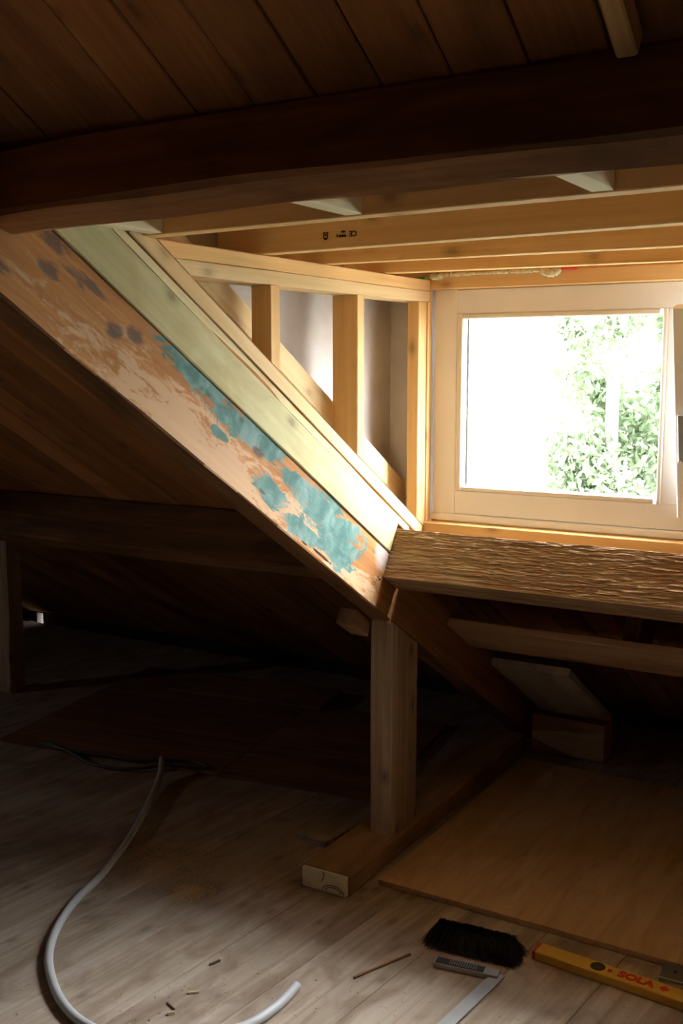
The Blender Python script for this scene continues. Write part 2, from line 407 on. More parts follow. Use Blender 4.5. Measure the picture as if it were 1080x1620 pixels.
tag(xbox('floor_behind', 'floor', (-5.6, 3.4), (-6.5, 0.36), (-0.024, -0.002)), 'plain stretch of attic floor behind the viewer', None, None, 'structure')
M2 = tag(xbox('floor_side', 'floor', (1.1, 3.4), (0.4, 4.4), (-0.024, -0.003)), 'plain stretch of attic floor to the side', None, None, 'structure')

# roof: dark underlay pieces around the dormer opening, boards under it
SB = (-2.62, 3.78)
DX0, DX1 = -1.552, 0.86
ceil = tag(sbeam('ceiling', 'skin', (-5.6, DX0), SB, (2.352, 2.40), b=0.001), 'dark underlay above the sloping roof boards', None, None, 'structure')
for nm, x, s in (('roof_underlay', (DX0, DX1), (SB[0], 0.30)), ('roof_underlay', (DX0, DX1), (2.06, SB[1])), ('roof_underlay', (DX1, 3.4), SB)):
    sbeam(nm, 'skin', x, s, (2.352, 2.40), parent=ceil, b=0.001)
PX = 0.1095
x0 = -1.306
for i in range(-36, 25):
    xa = x0 + i * PX
    dn = random.uniform(-0.002, 0.001)
    if xa < -1.46:
        xb = min(xa + PX - 0.003, XR - 0.001)
        spans = [(-2.6, 3.76)]
        if xa + PX > XR - 0.001 and xb - xa < 0.03: continue
    else:
        xb = xa + PX - 0.003
        spans = [(-2.6, 0.255), (2.05, 3.76)]
    if xa > 0.6: spans = [(-2.6, 3.76)]
    if xa < XR < xa + PX:
        for sp in ((-2.6, 0.255), (2.05, 3.76)):
            sbeam('roof_board', 'roof', (XR + 0.0005, xa + PX - 0.003), sp, (ROOF_N + dn, ROOF_N + 0.019 + dn), parent=ceil, b=0.001, k=4, wob=0.0005)
    for sp in spans:
        sbeam('roof_board', 'roof', (xa, xb), sp, (ROOF_N + dn, ROOF_N + 0.019 + dn), parent=ceil, b=0.0025, k=6, wob=0.0015)
sbeam('roof_board_field', 'roof', (x0 + 25 * PX, 3.4), (-2.6, 3.76), (ROOF_N, 2.352), parent=ceil)
# opposite slope and gables
zr = (2.36 - RIDGE_Y * math.sin(ALPHA)) / math.cos(ALPHA)
S2 = Vector((0, -math.cos(ALPHA), -math.sin(ALPHA))); N2 = Vector((0, -math.sin(ALPHA), math.cos(ALPHA)))
rp = Vector((0, RIDGE_Y, zr))
n2 = rp.dot(N2); s2 = rp.dot(S2)
tag(beam('ceiling_far_slope', 'roof', S2, (s2 - 0.04, s2 + 6.6), X, (-5.6, 3.4), N2, (n2, n2 + 0.04)), 'sloping roof boarding behind the viewer', None, None, 'structure')
ye = RIDGE_Y - (4.46 - RIDGE_Y)
tag(poly_prism('wall_right', 'roof', [(4.72, -0.05), (RIDGE_Y, zr + 0.20), (ye - 0.30, -0.05)], 0, 3.4, 3.46), 'dark boarded gable wall at the far right', None, None, 'structure')
GY0, GY1, GZ0, GZ1 = 0.855, 1.105, 1.12, 1.40
def gz(y): return zr + 0.20 - (y - RIDGE_Y) * (zr + 0.25) / (4.72 - RIDGE_Y)
wl = tag(poly_prism('wall_left', 'roof', [(4.72, -0.05), (GY1, gz(GY1)), (GY1, -0.05)], 0, -5.66, -5.6), 'dark boarded gable wall at the far left', None, None, 'structure')
poly_prism('gable_boarding', 'roof', [(GY0, -0.05), (GY0, gz(GY0)), (RIDGE_Y, zr + 0.20), (ye - 0.30, -0.05)], 0, -5.66, -5.6, wl)
poly_prism('gable_boarding', 'roof', [(GY0, -0.05), (GY1, -0.05), (GY1, GZ0), (GY0, GZ0)], 0, -5.66, -5.6, wl)
poly_prism('gable_boarding', 'roof', [(GY0, GZ1), (GY1, GZ1), (GY1, gz(GY1)), (GY0, gz(GY0))], 0, -5.66, -5.6, wl)
w2 = empty('window_added', (-5.62, 0.98, GZ0), 'small added gable window, out of view at the far left', None, None, 'structure')  # unseen window, added for the grey daylight on the far-left floor
for yy in ((GY0, GY0 + 0.03), (GY1 - 0.03, GY1)): zbox('frame_stile', 'white', (-5.65, -5.60), yy, (GZ0, GZ1), parent=w2)
for zz_ in ((GZ0, GZ0 + 0.03), (GZ1 - 0.03, GZ1)): ybox('frame_rail', 'white', (-5.65, -5.60), (GY0 + 0.03, GY1 - 0.03), zz_, parent=w2)
ybox('pane', 'glass', (-5.632, -5.628), (GY0 + 0.02, GY1 - 0.02), (GZ0 + 0.02, GZ1 - 0.02), parent=w2, b=0.0005)
# eaves blocking with two small daylight gaps
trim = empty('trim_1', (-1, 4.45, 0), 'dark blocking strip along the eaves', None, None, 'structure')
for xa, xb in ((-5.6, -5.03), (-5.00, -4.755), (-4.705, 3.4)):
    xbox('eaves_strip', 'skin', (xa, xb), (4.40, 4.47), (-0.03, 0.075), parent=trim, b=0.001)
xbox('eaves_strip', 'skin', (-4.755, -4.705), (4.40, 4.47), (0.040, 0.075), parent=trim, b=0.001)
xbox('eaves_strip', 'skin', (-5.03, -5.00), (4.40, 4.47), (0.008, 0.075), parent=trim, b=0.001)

# dormer shell
deck = tag(xbox('ceiling_dormer', 'pine', (-1.64, 0.95), (1.475, 3.16), (1.882, 1.91)), 'flat boarded deck over the dormer joists', None, None, 'structure')
def roofline_y(z, n): return (n - z * math.cos(ALPHA)) / math.sin(ALPHA)
cheek = [(roofline_y(0.90, 2.395), 0.90), (3.10, 0.90), (3.10, 1.882), (roofline_y(1.882, 2.395), 1.882)]
tag(poly_prism('wall_dormer_left', 'sheet', cheek, 0, -1.63, -1.612), 'grey stained sheet lining the dormer cheek behind the studs', None, None, 'structure')
tag(poly_prism('wall_dormer_right', 'sheet', cheek, 0, 0.88, 0.90), 'grey sheet lining the far dormer cheek', None, None, 'structure')
tag(xbox('wall_dormer_head', 'pine', (-1.62, 0.90), (3.03, 3.10), (1.725, 1.884)), 'timber closing the wall above the dormer window', None, None, 'structure')
tag(zbox('wall_dormer_corner', 'sheet', (-1.62, -1.472), (2.99, 3.10), (0.93, 1.73)), 'grey sheet return beside the dormer window', None, None, 'structure')
tag(zbox('wall_dormer_corner_right', 'pine', (0.75, 0.90), (2.94, 3.10), (0.80, 1.88)), 'timber corner at the far side of the window', None, None, 'structure')

# ------------------------------------------------------------------ the window
YW = 2.995
win = empty('window_1', (-0.36, YW, 1.019), 'white painted timber window with fixed pane and tilted casement', None, None, 'structure')
WX0, WX1 = -1.463, 0.745
D = (YW, YW + 0.075)
zbox('frame_stile', 'white', (WX0, -1.385), D, (1.043, 1.727), parent=win)
zbox('frame_stile', 'white', (WX1 - 0.08, WX1), D, (1.043, 1.727), parent=win)
xbox('frame_head', 'white', (-1.385, WX1 - 0.08), D, (1.654, 1.727), parent=win)
xbox('frame_bottom_rail', 'white', (-1.385, WX1 - 0.08), D, (1.043, 1.117), parent=win)
zbox('frame_mullion', 'white', (-0.755, -0.675), D, (1.117, 1.654), parent=win)
zbox('frame_mullion', 'white', (-0.02, 0.06), D, (1.117, 1.654), parent=win)
xbox('frame_sill_lip', 'white', (WX0, WX1), (YW - 0.012, YW + 0.075), (1.019, 1.0425), parent=win, b=0.005)
def glazing(x0, x1):
    bd = 0.021; yb = (YW - 0.004, YW + 0.030); z0, z1 = 1.117, 1.654
    zbox('glazing_bead', 'bead', (x0, x0 + bd), yb, (z0, z1), parent=win, b=0.004)
    zbox('glazing_bead', 'bead', (x1 - bd + 0.008, x1), yb, (z0, z1), parent=win, b=0.004)
    xbox('glazing_bead', 'bead', (x0 + bd, x1 - bd), yb, (z1 - 0.015, z1), parent=win, b=0.004)
    xbox('glazing_bead', 'bead', (x0 + bd, x1 - bd), yb, (z0, z0 + 0.014), parent=win, b=0.004)
    pane = xbox('pane', 'glass', (x0 + 0.01, x1 - 0.005), (YW + 0.034, YW + 0.038), (z0 + 0.006, z1 - 0.006), parent=win, b=0.0005)
    zbox('spacer_bar', 'rubber', (x0 + 0.014, x0 + 0.021), (YW + 0.040, YW + 0.054), (z0 + 0.012, z1 - 0.012), parent=pane, b=0.001)
    xbox('pane', 'glass', (x0 + 0.01, x1 - 0.005), (YW + 0.056, YW + 0.060), (z0 + 0.006, z1 - 0.006), parent=win, b=0.0005)
glazing(-1.385, -0.755)
glazing(0.06, 0.665)
# casement, tipped inward at the top
tilt = 0.262
CA = Vector((0, -math.sin(tilt), math.cos(tilt)))      # up the sash
CN = Vector((0, -math.cos(tilt), -math.sin(tilt)))     # towards the room
hinge = Vector((0, YW - 0.004, 1.100))
h0 = hinge.dot(CA); hn = hinge.dot(CN)
cs = empty('casement', (-0.37, YW, 1.10)); cs.parent = win; cs.matrix_parent_inverse = WM[win].inverted()
CX0, CX1 = -0.697, 0.008
HT = 0.575
def cz(name, mat, x, a, n, parent=None, **kw): return beam(name, mat, CA, (h0 + a[0], h0 + a[1]), X, x, CN, (hn + n[0], hn + n[1]), parent=parent, **kw)
def cx(name, mat, x, a, n, parent=None, **kw): return beam(name, mat, X, x, CA, (h0 + a[0], h0 + a[1]), CN, (hn + n[0], hn + n[1]), parent=parent, **kw)
cz('casement_stile', 'white', (CX0, CX0 + 0.075), (0, HT), (0, 0.05), cs, b=0.004)
cz('casement_stile', 'white', (CX1 - 0.075, CX1), (0, HT), (0, 0.05), cs, b=0.004)
cx('casement_rail', 'white', (CX0 + 0.075, CX1 - 0.075), (HT - 0.075, HT), (0, 0.05), cs, b=0.004)
cx('casement_rail', 'white', (CX0 + 0.075, CX1 - 0.075), (0, 0.075), (0, 0.05), cs, b=0.004)
cx('casement_pane', 'glass', (CX0 + 0.07, CX1 - 0.07), (0.07, HT - 0.07), (0.02, 0.024), cs, b=0.0005)
hx = CX0 + 0.027
cz('handle_plate', 'chrome', (hx - 0.014, hx + 0.014), (0.165, 0.235), (0.05, 0.058), cs, b=0.003)
cz('handle_neck', 'chrome', (hx - 0.009, hx + 0.009), (0.182, 0.200), (0.058, 0.085), cs, b=0.003)
cz('handle_lever', 'steel', (hx - 0.010, hx + 0.010), (0.180, 0.305), (0.078, 0.092), cs, b=0.005)
cz('handle_key', 'white', (hx - 0.016, hx - 0.009), (0.166, 0.188), (0.055, 0.07), cs, b=0.003)

# timber round the window
tag(xbox('window_sill_timber', 'pine', (-1.47, 0.75), (2.945, 3.10), (0.875, 1.0185)), 'orange pine timber under the white window frame', 'timber')
tag(xbox('trim_light_stop', 'old_rafter', (-1.466, 0.745), (2.815, 2.944), (0.884, 0.902)), 'added unseen board stopping light in the slot behind the rough purlin', None, None, 'structure')  # added out of view to keep window light from leaking under the purlin
tag(xbox('window_head_timber', 'pine', (-1.466, 0.745), (2.972, 3.028), (1.7275, 1.772)), 'orange pine timber above the white window frame', 'timber')

# ================================================================== OLD ROOF TIMBERS
skew_floor = 1.0 / math.tan(ALPHA)
rafter = tag(sbeam('rafter', 'painted', (-1.541, XR), (RS0, RS1), (RN0, RN1), b=0.004, k=90, wob=0.0035, skew1=(0, 0)),
             'old sloping rafter with worn teal paint patches and knots', 'rafter', 'principal rafters')
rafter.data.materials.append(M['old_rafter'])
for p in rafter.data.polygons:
    if p.normal.z < -0.5 or p.normal.y > 0.5: p.material_index = 1        # bare underside and far side; darker wood also dims the bounce-lit underside
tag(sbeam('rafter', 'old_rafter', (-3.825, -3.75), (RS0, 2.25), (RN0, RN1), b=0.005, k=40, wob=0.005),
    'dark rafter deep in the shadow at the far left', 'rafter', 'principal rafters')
# upper purlin
up = tag(pbeam('purlin', 'old_beam', (-1.60, 0.9), (0.183, 0.246), (2.182, 2.329), b=0.007, k=80, wob=0.007),
    'dark blackened old purlin across the top of the dormer', 'purlin', 'old purlins')
for v_ in up.data.vertices:                     # the old beam sags towards the near truss
    xw = v_.co.x + (-1.60 + 0.9) / 2
    if xw < -0.75: v_.co.z -= 0.016 * ((-0.75 - xw) / 0.72) ** 1.5
# lower purlin, rough sawn: dense front face
def rough_purlin():
    x0, x1, s0, s1, n0, n1 = XR + 0.001, 0.9, 1.828, 1.925, 2.157, 2.312
    nx, prof = 640, []
    R = 60
    for q in range(R + 1): prof.append((s0, n0 + (n1 - n0) * q / R))
    for q in range(1, 7): prof.append((s0 + (s1 - s0) * q / 6.0, n1))
    prof.append((s1, n0))
    for q in range(1, 6): prof.append((s1 + (s0 - s1) * q / 6.0, n0))
    m = len(prof); vs, fs = [], []
    for i in range(nx + 1):
        x = x0 + (x1 - x0) * i / nx
        for j, (s_, n_) in enumerate(prof):
            front = j <= R
            d = 0.0
            if front:
                d = 0.0026 * noise.noise(Vector((x * 20, n_ * 210, 0.3))) + 0.0022 * noise.noise(Vector((x * 55, n_ * 420, 4.1))) + 0.0012 * noise.noise(Vector((x * 2.2, n_ * 12, 9)))
                d *= min(1.0, 0.35 + 8 * min(j, R - j) / R)
            e = 0.003 * noise.noise(Vector((x * 9, 3.3, 8.8))) if j in (R - 1, R, R + 1) else 0
            if j == R: d += 0.006
            p = S * (s_ - 0.001 + d) + N * (n_ + e); vs.append((x, p.y, p.z))
    for i in range(nx):
        for j in range(m):
            a0 = i * m + j; a1 = i * m + (j + 1) % m
            fs.append((a0, a1, a1 + m, a0 + m))
    fs.append(tuple(range(m))); fs.append(tuple(reversed(range(nx * m, (nx + 1) * m))))
    c = Vector(((x0 + x1) / 2, (S * 1.87 + N * 2.23).y, (S * 1.87 + N * 2.23).z))
    me = bpy.data.meshes.new('purlin'); me.from_pydata([Vector(v) - c for v in vs], [], fs)
    bm = bmesh.new(); bm.from_mesh(me); bmesh.ops.recalc_face_normals(bm, faces=bm.faces); bm.to_mesh(me); bm.free()
    return link('purlin', me, 'rough', Matrix.Translation(c))
tag(rough_purlin(), 'rough-sawn brown purlin running below the window', 'purlin', 'old purlins')
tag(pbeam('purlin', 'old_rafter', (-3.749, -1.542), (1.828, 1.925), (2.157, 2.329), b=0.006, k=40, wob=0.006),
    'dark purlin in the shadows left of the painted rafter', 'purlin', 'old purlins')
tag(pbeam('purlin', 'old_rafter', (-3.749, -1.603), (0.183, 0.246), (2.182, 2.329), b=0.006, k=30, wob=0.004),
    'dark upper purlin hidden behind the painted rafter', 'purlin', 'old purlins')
# batten and plank low on the slope, right of the post
tag(pbeam('slope_board', 'batten', (XR + 0.002, 0.9), (2.325, 2.565), (2.185, 2.210), b=0.003, k=20, wob=0.003),
    'long brown board fixed across the slope below the rough purlin', 'board')
for xc in (-0.9,):
    tag(sbeam('slope_packer', 'old_rafter', (xc, xc + 0.05), (2.36, 2.53), (2.211, 2.3315)), 'short packer holding the cross board off the roof boards', 'packer')
tag(sbeam('slope_plank', 'greyboard', (-1.405, -1.125), (2.62, 3.20), (2.150, 2.176), k=8, wob=0.002), 'grey plank leaning low under the roof slope', 'plank')
tag(xbox('eaves_block', 'batten', (-1.425, -1.14), (3.83, 3.93), (0.005, 0.155), k=6, wob=0.004), 'brown timber block at the foot of the grey plank', 'block')
# posts
def post(name, mat, x, y, top_n, z0, label, group, lean=0.0, wob=0.003):
    # top cut to the underside of the rafter; z at given Y on the plane n = top_n
    pts = []
    zt = lambda yy: (top_n - yy * math.sin(ALPHA)) / math.cos(ALPHA)
    ym = sum(y) / 2
    o = beam(name, mat, Z, (z0, zt(ym)), X, x, Y, y, b=0.004, k=16, wob=wob, skew1=(0, -math.tan(ALPHA)))
    return tag(o, label, 'post', group)
post('support_post', 'post', (-1.541, XR), (2.742, 2.918), 2.0615, 0.0655, 'squat weathered timber post under the painted rafter', 'attic posts')
post('support_post', 'post', (-3.825, -3.75), (3.300, 3.385), 2.327, 0.0, 'thin brown post in the dark at the far left', 'attic posts', wob=0.006)
zz = (S * 1.93 + N * 2.03)
tag(sbeam('packing_block', 'sole', (-1.605, -1.544), (1.87, 1.97), (2.010, 2.0605), k=5, wob=0.003), 'small wood block beside the top of the weathered post', 'block')
# splinter on the post top
tag(zbox('splinter', 'batten', (-1.480, -1.470), (2.7335, 2.7405), (0.735, 0.752), b=0.002, skew1=(0.6, 0)), 'thin splinter standing on the front edge of the post', 'splinter')
# sole timber under the post, pale fresh-cut end
sole = empty('sole_timber', (-1.52, 3.1, 0), 'brown floor timber with pale cut end carrying the post', 'timber')
ybox('timber_body', 'sole', (-1.605, -1.447), (2.458, 3.83), (0.0, 0.065), parent=sole, b=0.006, k=14, wob=0.003)
endf = ybox('cut_end', 'nog', (-1.601, -1.451), (2.451, 2.459), (0.002, 0.062), parent=sole, b=0.003)
tube('end_split', 'ink', [(-1.53, 2.4505, 0.060), (-1.527, 2.4505, 0.048), (-1.533, 2.4505, 0.036), (-1.536, 2.4505, 0.030)], 0.0013, parent=endf, seg=6, sub=4)
for rr in (0.028, 0.020):
    tube('growth_ring', 'ink', [(-1.497 + rr * math.cos(a) * 1.25, 2.4505, 0.006 + rr * math.sin(a) * 0.72) for a in [math.pi * q / 8 for q in range(0, 9)]], 0.0011, parent=endf, seg=6, sub=3)

# ================================================================== NEW DORMER FRAMING
gb = tag(sbeam('packing_board', 'green_board', (-1.541, XR + 0.003), (0.27, 1.826), (RN1 + 0.001, 2.3285), b=0.0025, k=20, wob=0.0015),
         'pale green treated board along the top of the painted rafter', 'board')
tag(sbeam('sheathing_edge', 'sheath_edge', (-1.470, XR - 0.0005), (0.30, 1.905), (2.3305, 2.3495), b=0.002, k=120, wob=0.003),
    'thin splintered board edge between green board and pale plate', 'board')
tag(sbeam('cheek_sole_plate', 'pale_pine', (-1.55, XR), (0.48, 1.985), (2.3555, 2.392), b=0.002, k=20, wob=0.001),
    'pale sloping bottom plate of the dormer cheek', 'plate')
tag(sbeam('outer_rafter', 'pale_pine', (-1.606, -1.557), (0.62, 2.16), (2.462, 2.527), b=0.003, k=8, wob=0.001),
    'pale sloping timber seen between the cheek studs', 'timber')
# top plates, ends cut to the slope
kk = -1.0 / math.tan(ALPHA)
def plate(z0, z1, y1, mat, label):
    zm = (z0 + z1) / 2
    yl = roofline_y(zm, 2.394)
    return tag(beam('top_plate', mat, Y, (yl, y1), X, (-1.55, XR), Z, (z0, z1), b=0.002, k=8, wob=0.0006, skew0=(0, kk)), label, 'plate', 'cheek top plates')
plate(1.690, 1.7225, 2.972, 'pale_pine', 'lower pale timber of the doubled cheek top plate')
plate(1.7235, 1.756, 2.972, 'pine', 'upper timber of the doubled cheek top plate')
def stud(x, y, label, top=1.689):
    n0 = 2.393
    ym = sum(y) / 2
    zb = (n0 - ym * math.sin(ALPHA)) / math.cos(ALPHA)
    return tag(beam('stud', 'pine', Z, (zb, top), X, x, Y, y, b=0.002, k=6, wob=0.0006, skew0=(0, -math.tan(ALPHA))), label, 'stud', 'cheek studs')
stud((-1.525, XR), (2.122, 2.162), 'shortest cheek stud, nearest the upper purlin')
stud((-1.548, XR), (2.533, 2.571), 'middle cheek stud between the two grey bays')
stud((-1.506, XR), (2.900, 2.953), 'tallest cheek stud, beside the window')
tag(zbox('window_lining', 'pine', (-1.505, XR + 0.0035), (2.9545, 2.971), (0.965, 1.689), b=0.002), 'narrow pine strip between tall stud and white frame', 'strip', 'window lining strips')
tag(zbox('window_lining', 'pine', (-1.505, XR + 0.0005), (2.9725, 2.991), (1.02, 1.726), b=0.002), 'narrowest pine strip touching the white window frame', 'strip', 'window lining strips')
# joists along the dormer
def joist(pa, pb, label, t=0.040, z0=1.757, z1=1.881, mat='pine'):
    a = Vector((pa[0], pa[1], 0)); b_ = Vector((pb[0], pb[1], 0)); d = (b_ - a).normalized()
    nrm = Vector((-d.y, d.x, 0))
    st = -1.60; t0 = a + d * ((st - a.x) / d.x); en = 0.87; t1 = a + d * ((en - a.x) / d.x)
    return tag(beam('joist', mat, d, (t0.dot(d), t1.dot(d)), nrm, (a.dot(nrm), a.dot(nrm) + t), Z, (z0, z1), b=0.002, k=12, wob=0.0008), label, 'joist', 'dormer roof joists')
joist((-1.439, 1.674), (-0.393, 1.612), 'first pine joist, half hidden behind the dark purlin')
j2 = joist((-1.472, 2.084), (-0.491, 2.025), 'second pine joist, the one with a black grade stamp')
joist((-1.456, 2.366), (-0.58, 2.403), 'third pine joist from the dark purlin')
joist((-1.426, 2.690), (-0.662, 2.745), 'last pine joist, closest to the window')
for xn, lb in ((-1.432, 'pale green nogging at the left end of the first joist'), (-0.962, 'pale green nogging above the black joist stamp'), (-0.514, 'pale green nogging at the right under the dark purlin')):
    yf = 1.674 + (xn + 1.439) * (1.612 - 1.674) / (1.439 - 0.393)
    tag(ybox('nogging', 'nog', (xn - 0.017, xn + 0.019), (1.445, yf - 0.002), (1.759, 1.88), b=0.002, skew1=(0, 0)), lb, 'nogging', 'noggings behind the dark purlin')
# grade stamp on the second joist, upside down
jd = Vector((0.981, -0.059, 0)).normalized()
jn = Vector((jd.y, -jd.x, 0))           # towards the viewer
def on_j2(x, z, off=0.0008):
    p = Vector((-1.472, 2.084, 0)); p = p + jd * ((x + 1.472) / jd.x); p = p + jn * off; p.z = z; return p
text_mesh('stamp_letters', 'CE', 0.017, 'ink', frame_mw(on_j2(-1.210, 1.7865), -jd, -Z, jn), j2, bold=0.0004)
for q, (dx, dz, w, h) in enumerate([(-0.028, 0.003, 0.019, 0.005), (-0.026, -0.006, 0.011, 0.004), (-0.042, 0.002, 0.004, 0.006)]):
    p = on_j2(-1.210 + dx, 1.786 - dz)
    beam('stamp_bar', 'ink', jd, (p.dot(jd) - w / 2, p.dot(jd) + w / 2), jn, (p.dot(jn) - 0.0006, p.dot(jn)), Z, (p.z - h / 2, p.z + h / 2), parent=j2, b=0.0001)
for q, (dx, dz, w, h) in enumerate([(-0.073, 0.0065, 0.015, 0.003), (-0.0785, 0.0, 0.003, 0.012), (-0.068, 0.0, 0.003, 0.012), (-0.073, -0.0065, 0.008, 0.005), (-0.073, 0.0015, 0.006, 0.003)]):
    p = on_j2(-1.210 + dx, 1.786 + dz)
    beam('stamp_mark', 'ink', jd, (p.dot(jd) - w / 2, p.dot(jd) + w / 2), jn, (p.dot(jn) - 0.0006, p.dot(jn)), Z, (p.z - h / 2, p.z + h / 2), parent=j2, b=0.0001)
# foam bead over the window head
def foam():
    bm = bmesh.new()
    for i in range(70):
        x = -1.46 + 0.40 * (i / 69.0)
        r = 0.0045 + 0.003 * random.random()
        z = 1.770 - 0.001 * random.random()
        drop = 0
        if i > 60: r *= 1.9; drop = 0.010 * (1 - abs(i - 65) / 6)
        if i < 6: r *= 1.6; drop = 0.004
        bmesh.ops.create_icosphere(bm, subdivisions=1, radius=r, matrix=Matrix.Translation((x, 2.968 - 0.002 * random.random(), z - drop)))
    bmesh.ops.translate(bm, verts=bm.verts, vec=(1.26, -2.968, -1.77))
    me = bpy.data.meshes.new('foam_bead'); bm.to_mesh(me); bm.free()
    for p in me.polygons: p.use_smooth = True
    return link('foam_bead', me, 'foam', Matrix.Translation((-1.26, 2.968, 1.77)))
tag(foam(), 'squeezed pale foam bead along the top of the window timber', 'foam')
tag(xbox('green_tape_scrap', 'greenbit', (-1.50, -1.462), (2.925, 2.945), (1.7565, 1.763), b=0.001), 'green tape scrap at the corner of the top plate', 'tape')
tag(xbox('red_tape_scrap', 'red', (-1.05, -1.005), (2.962, 2.971), (1.768, 1.774), b=0.001), 'red tape scrap beside the foam over the window', 'tape')

# ================================================================== ON THE FLOOR
pr = math.radians(0.3)
ply = tag(ybox('plywood_sheet', 'ply', (-1.413, -0.17), (2.567, 3.70), (0.002, 0.017), b=0.0015), 'large light brown plywood sheet lying on the floor', 'sheet')
oa = math.radians(9.0)
OA = Vector((math.cos(oa), math.sin(oa), 0)); OB = Vector((-math.sin(oa), math.cos(oa), 0))
c0 = Vector((-3.30, 2.83, 0))
tag(beam('reddish_board', 'osb', OA, (c0.dot(OA), c0.dot(OA) + 0.99), OB, (c0.dot(OB), c0.dot(OB) + 1.12), Z, (0.001, 0.013), b=0.001), 'dark reddish sheet on the floor beneath the coiled cable', 'sheet', 'reddish floor sheets')
tag(beam('reddish_board', 'osb', OA, (c0.dot(OA) + 0.995, c0.dot(OA) + 1.62), OB, (c0.dot(OB), c0.dot(OB) + 0.85), Z, (0.001, 0.014), b=0.001), 'dark reddish sheet on the floor just left of the weathered post', 'sheet', 'reddish floor sheets')
tag(beam('dark_board', 'old_beam', OA, (-2.52, -1.75), OB, (4.10, 4.36), Z, (0.016, 0.034), b=0.002), 'dark thin board lying on the reddish sheets near the eaves', 'board')
tag(beam('floor_offcut', 'floor', FA, (2.50, 2.83), FB, (-2.06, -1.945), Z, (0.0005, 0.016), b=0.002), 'flat wood offcut lying left of the floor timber', 'offcut')
# conduit
cp = [(-2.52, 2.91, 0.055), (-2.445, 2.80, 0.022), (-2.265, 2.48, 0.012), (-2.139, 2.2, 0.0115), (-2.088, 2.033, 0.0115), (-2.021, 1.895, 0.0115), (-1.936, 1.785, 0.0115), (-1.832, 1.702, 0.0115),
      (-1.74, 1.652, 0.0115), (-1.652, 1.628, 0.0115), (-1.54, 1.63, 0.0115), (-1.43, 1.70, 0.0115), (-1.345, 1.80, 0.0115), (-1.322, 1.903, 0.0115), (-1.327, 2.005, 0.0115)]
con = empty('conduit', (-1.9, 2.1, 0), 'curved light grey plastic conduit lying on the floor', 'conduit')
tube('conduit_pipe', 'conduit', cp, 0.0112, parent=con, seg=16, sub=10)
d_end = (Vector(cp[-1]) - Vector(cp[-2])).normalized()
disc('conduit_bore', 'rubber', Vector(cp[-1]) + d_end * 0.0002, 0.0085, 0.0004, axis=d_end, parent=con)
d_end = (Vector(cp[0]) - Vector(cp[1])).normalized()
disc('conduit_bore', 'rubber', Vector(cp[0]) + d_end * 0.0002, 0.0085, 0.0004, axis=d_end, parent=con)
# dark cable looped behind the conduit
tag(tube('cable', 'cable', [(-3.10, 2.87, 0.019), (-2.98, 2.86, 0.019), (-2.80, 2.90, 0.019), (-2.66, 2.92, 0.019), (-2.55, 2.98, 0.02), (-2.47, 3.02, 0.02), (-2.38, 3.0, 0.019), (-2.42, 2.97, 0.019), (-2.52, 2.945, 0.019), (-2.62, 2.86, 0.012), (-2.72, 2.83, 0.008), (-2.82, 2.83, 0.008), (-2.92, 2.85, 0.019), (-3.08, 2.872, 0.026)], 0.0058, seg=10),
    'dark electric cable looped on the floor behind the conduit', 'cable')
# spirit level lying flat, printed face up
la = Vector((0.383, -0.028, 0)).normalized(); lb = Vector((-la.y, la.x, 0))
lo = Vector((-0.888, 2.425, 0))
lev = empty('spirit_level', (-0.65, 2.43, 0), 'yellow spirit level with red lettering lying by the plywood', 'spirit level')
a0, bb0 = lo.dot(la), lo.dot(lb)
LT = 0.024
def lbx(name, mat, a, b_, z, parent=lev, **kw): return beam(name, mat, la, (a0 + a[0], a0 + a[1]), lb, (bb0 + b_[0], bb0 + b_[1]), Z, z, parent=parent, **kw)
body = lbx('level_body', 'yellow', (0.008, 0.60), (0, 0.050), (0.0, LT), b=0.002)
lbx('end_cap', 'red', (0.0, 0.0085), (0.001, 0.049), (0.001, LT - 0.001), b=0.002)
lbx('end_cap', 'red', (0.60, 0.608), (0.001, 0.049), (0.001, LT - 0.001), b=0.002)
def lp(a, b_, z): return lo + la * a + lb * b_ + Z * z
v1 = disc('vial_window', 'vial', lp(0.165, 0.026, LT - 0.002), 0.0175, 0.0027, parent=lev)
tube('vial_rim', 'rubber', [lp(0.165 + 0.0175 * math.cos(q), 0.026 + 0.0175 * math.sin(q), LT + 0.0004) for q in [2 * math.pi * i / 16 for i in range(17)]], 0.0012, parent=lev, seg=6, sub=2)
disc('vial_screw', 'red', lp(0.196, 0.026, LT), 0.0055, 0.001, parent=lev)
text_mesh('brand_letters', 'SOLA', 0.036, 'red', frame_mw(lp(0.262, 0.026, LT + 0.0004), la, lb, Z), body, bold=0.0016)
di = Vector((la + lb)).normalized(); dj = Vector((lb - la)).normalized(); dc = lp(0.331, 0.026, 0)
for (p, q) in ((0, 0),):
    beam('brand_diamond', 'red', di, (dc.dot(di) - 0.009, dc.dot(di) + 0.009), dj, (dc.dot(dj) - 0.009, dc.dot(dj) + 0.009), Z, (LT - 0.0005, LT + 0.0008), parent=body, b=0.0003)
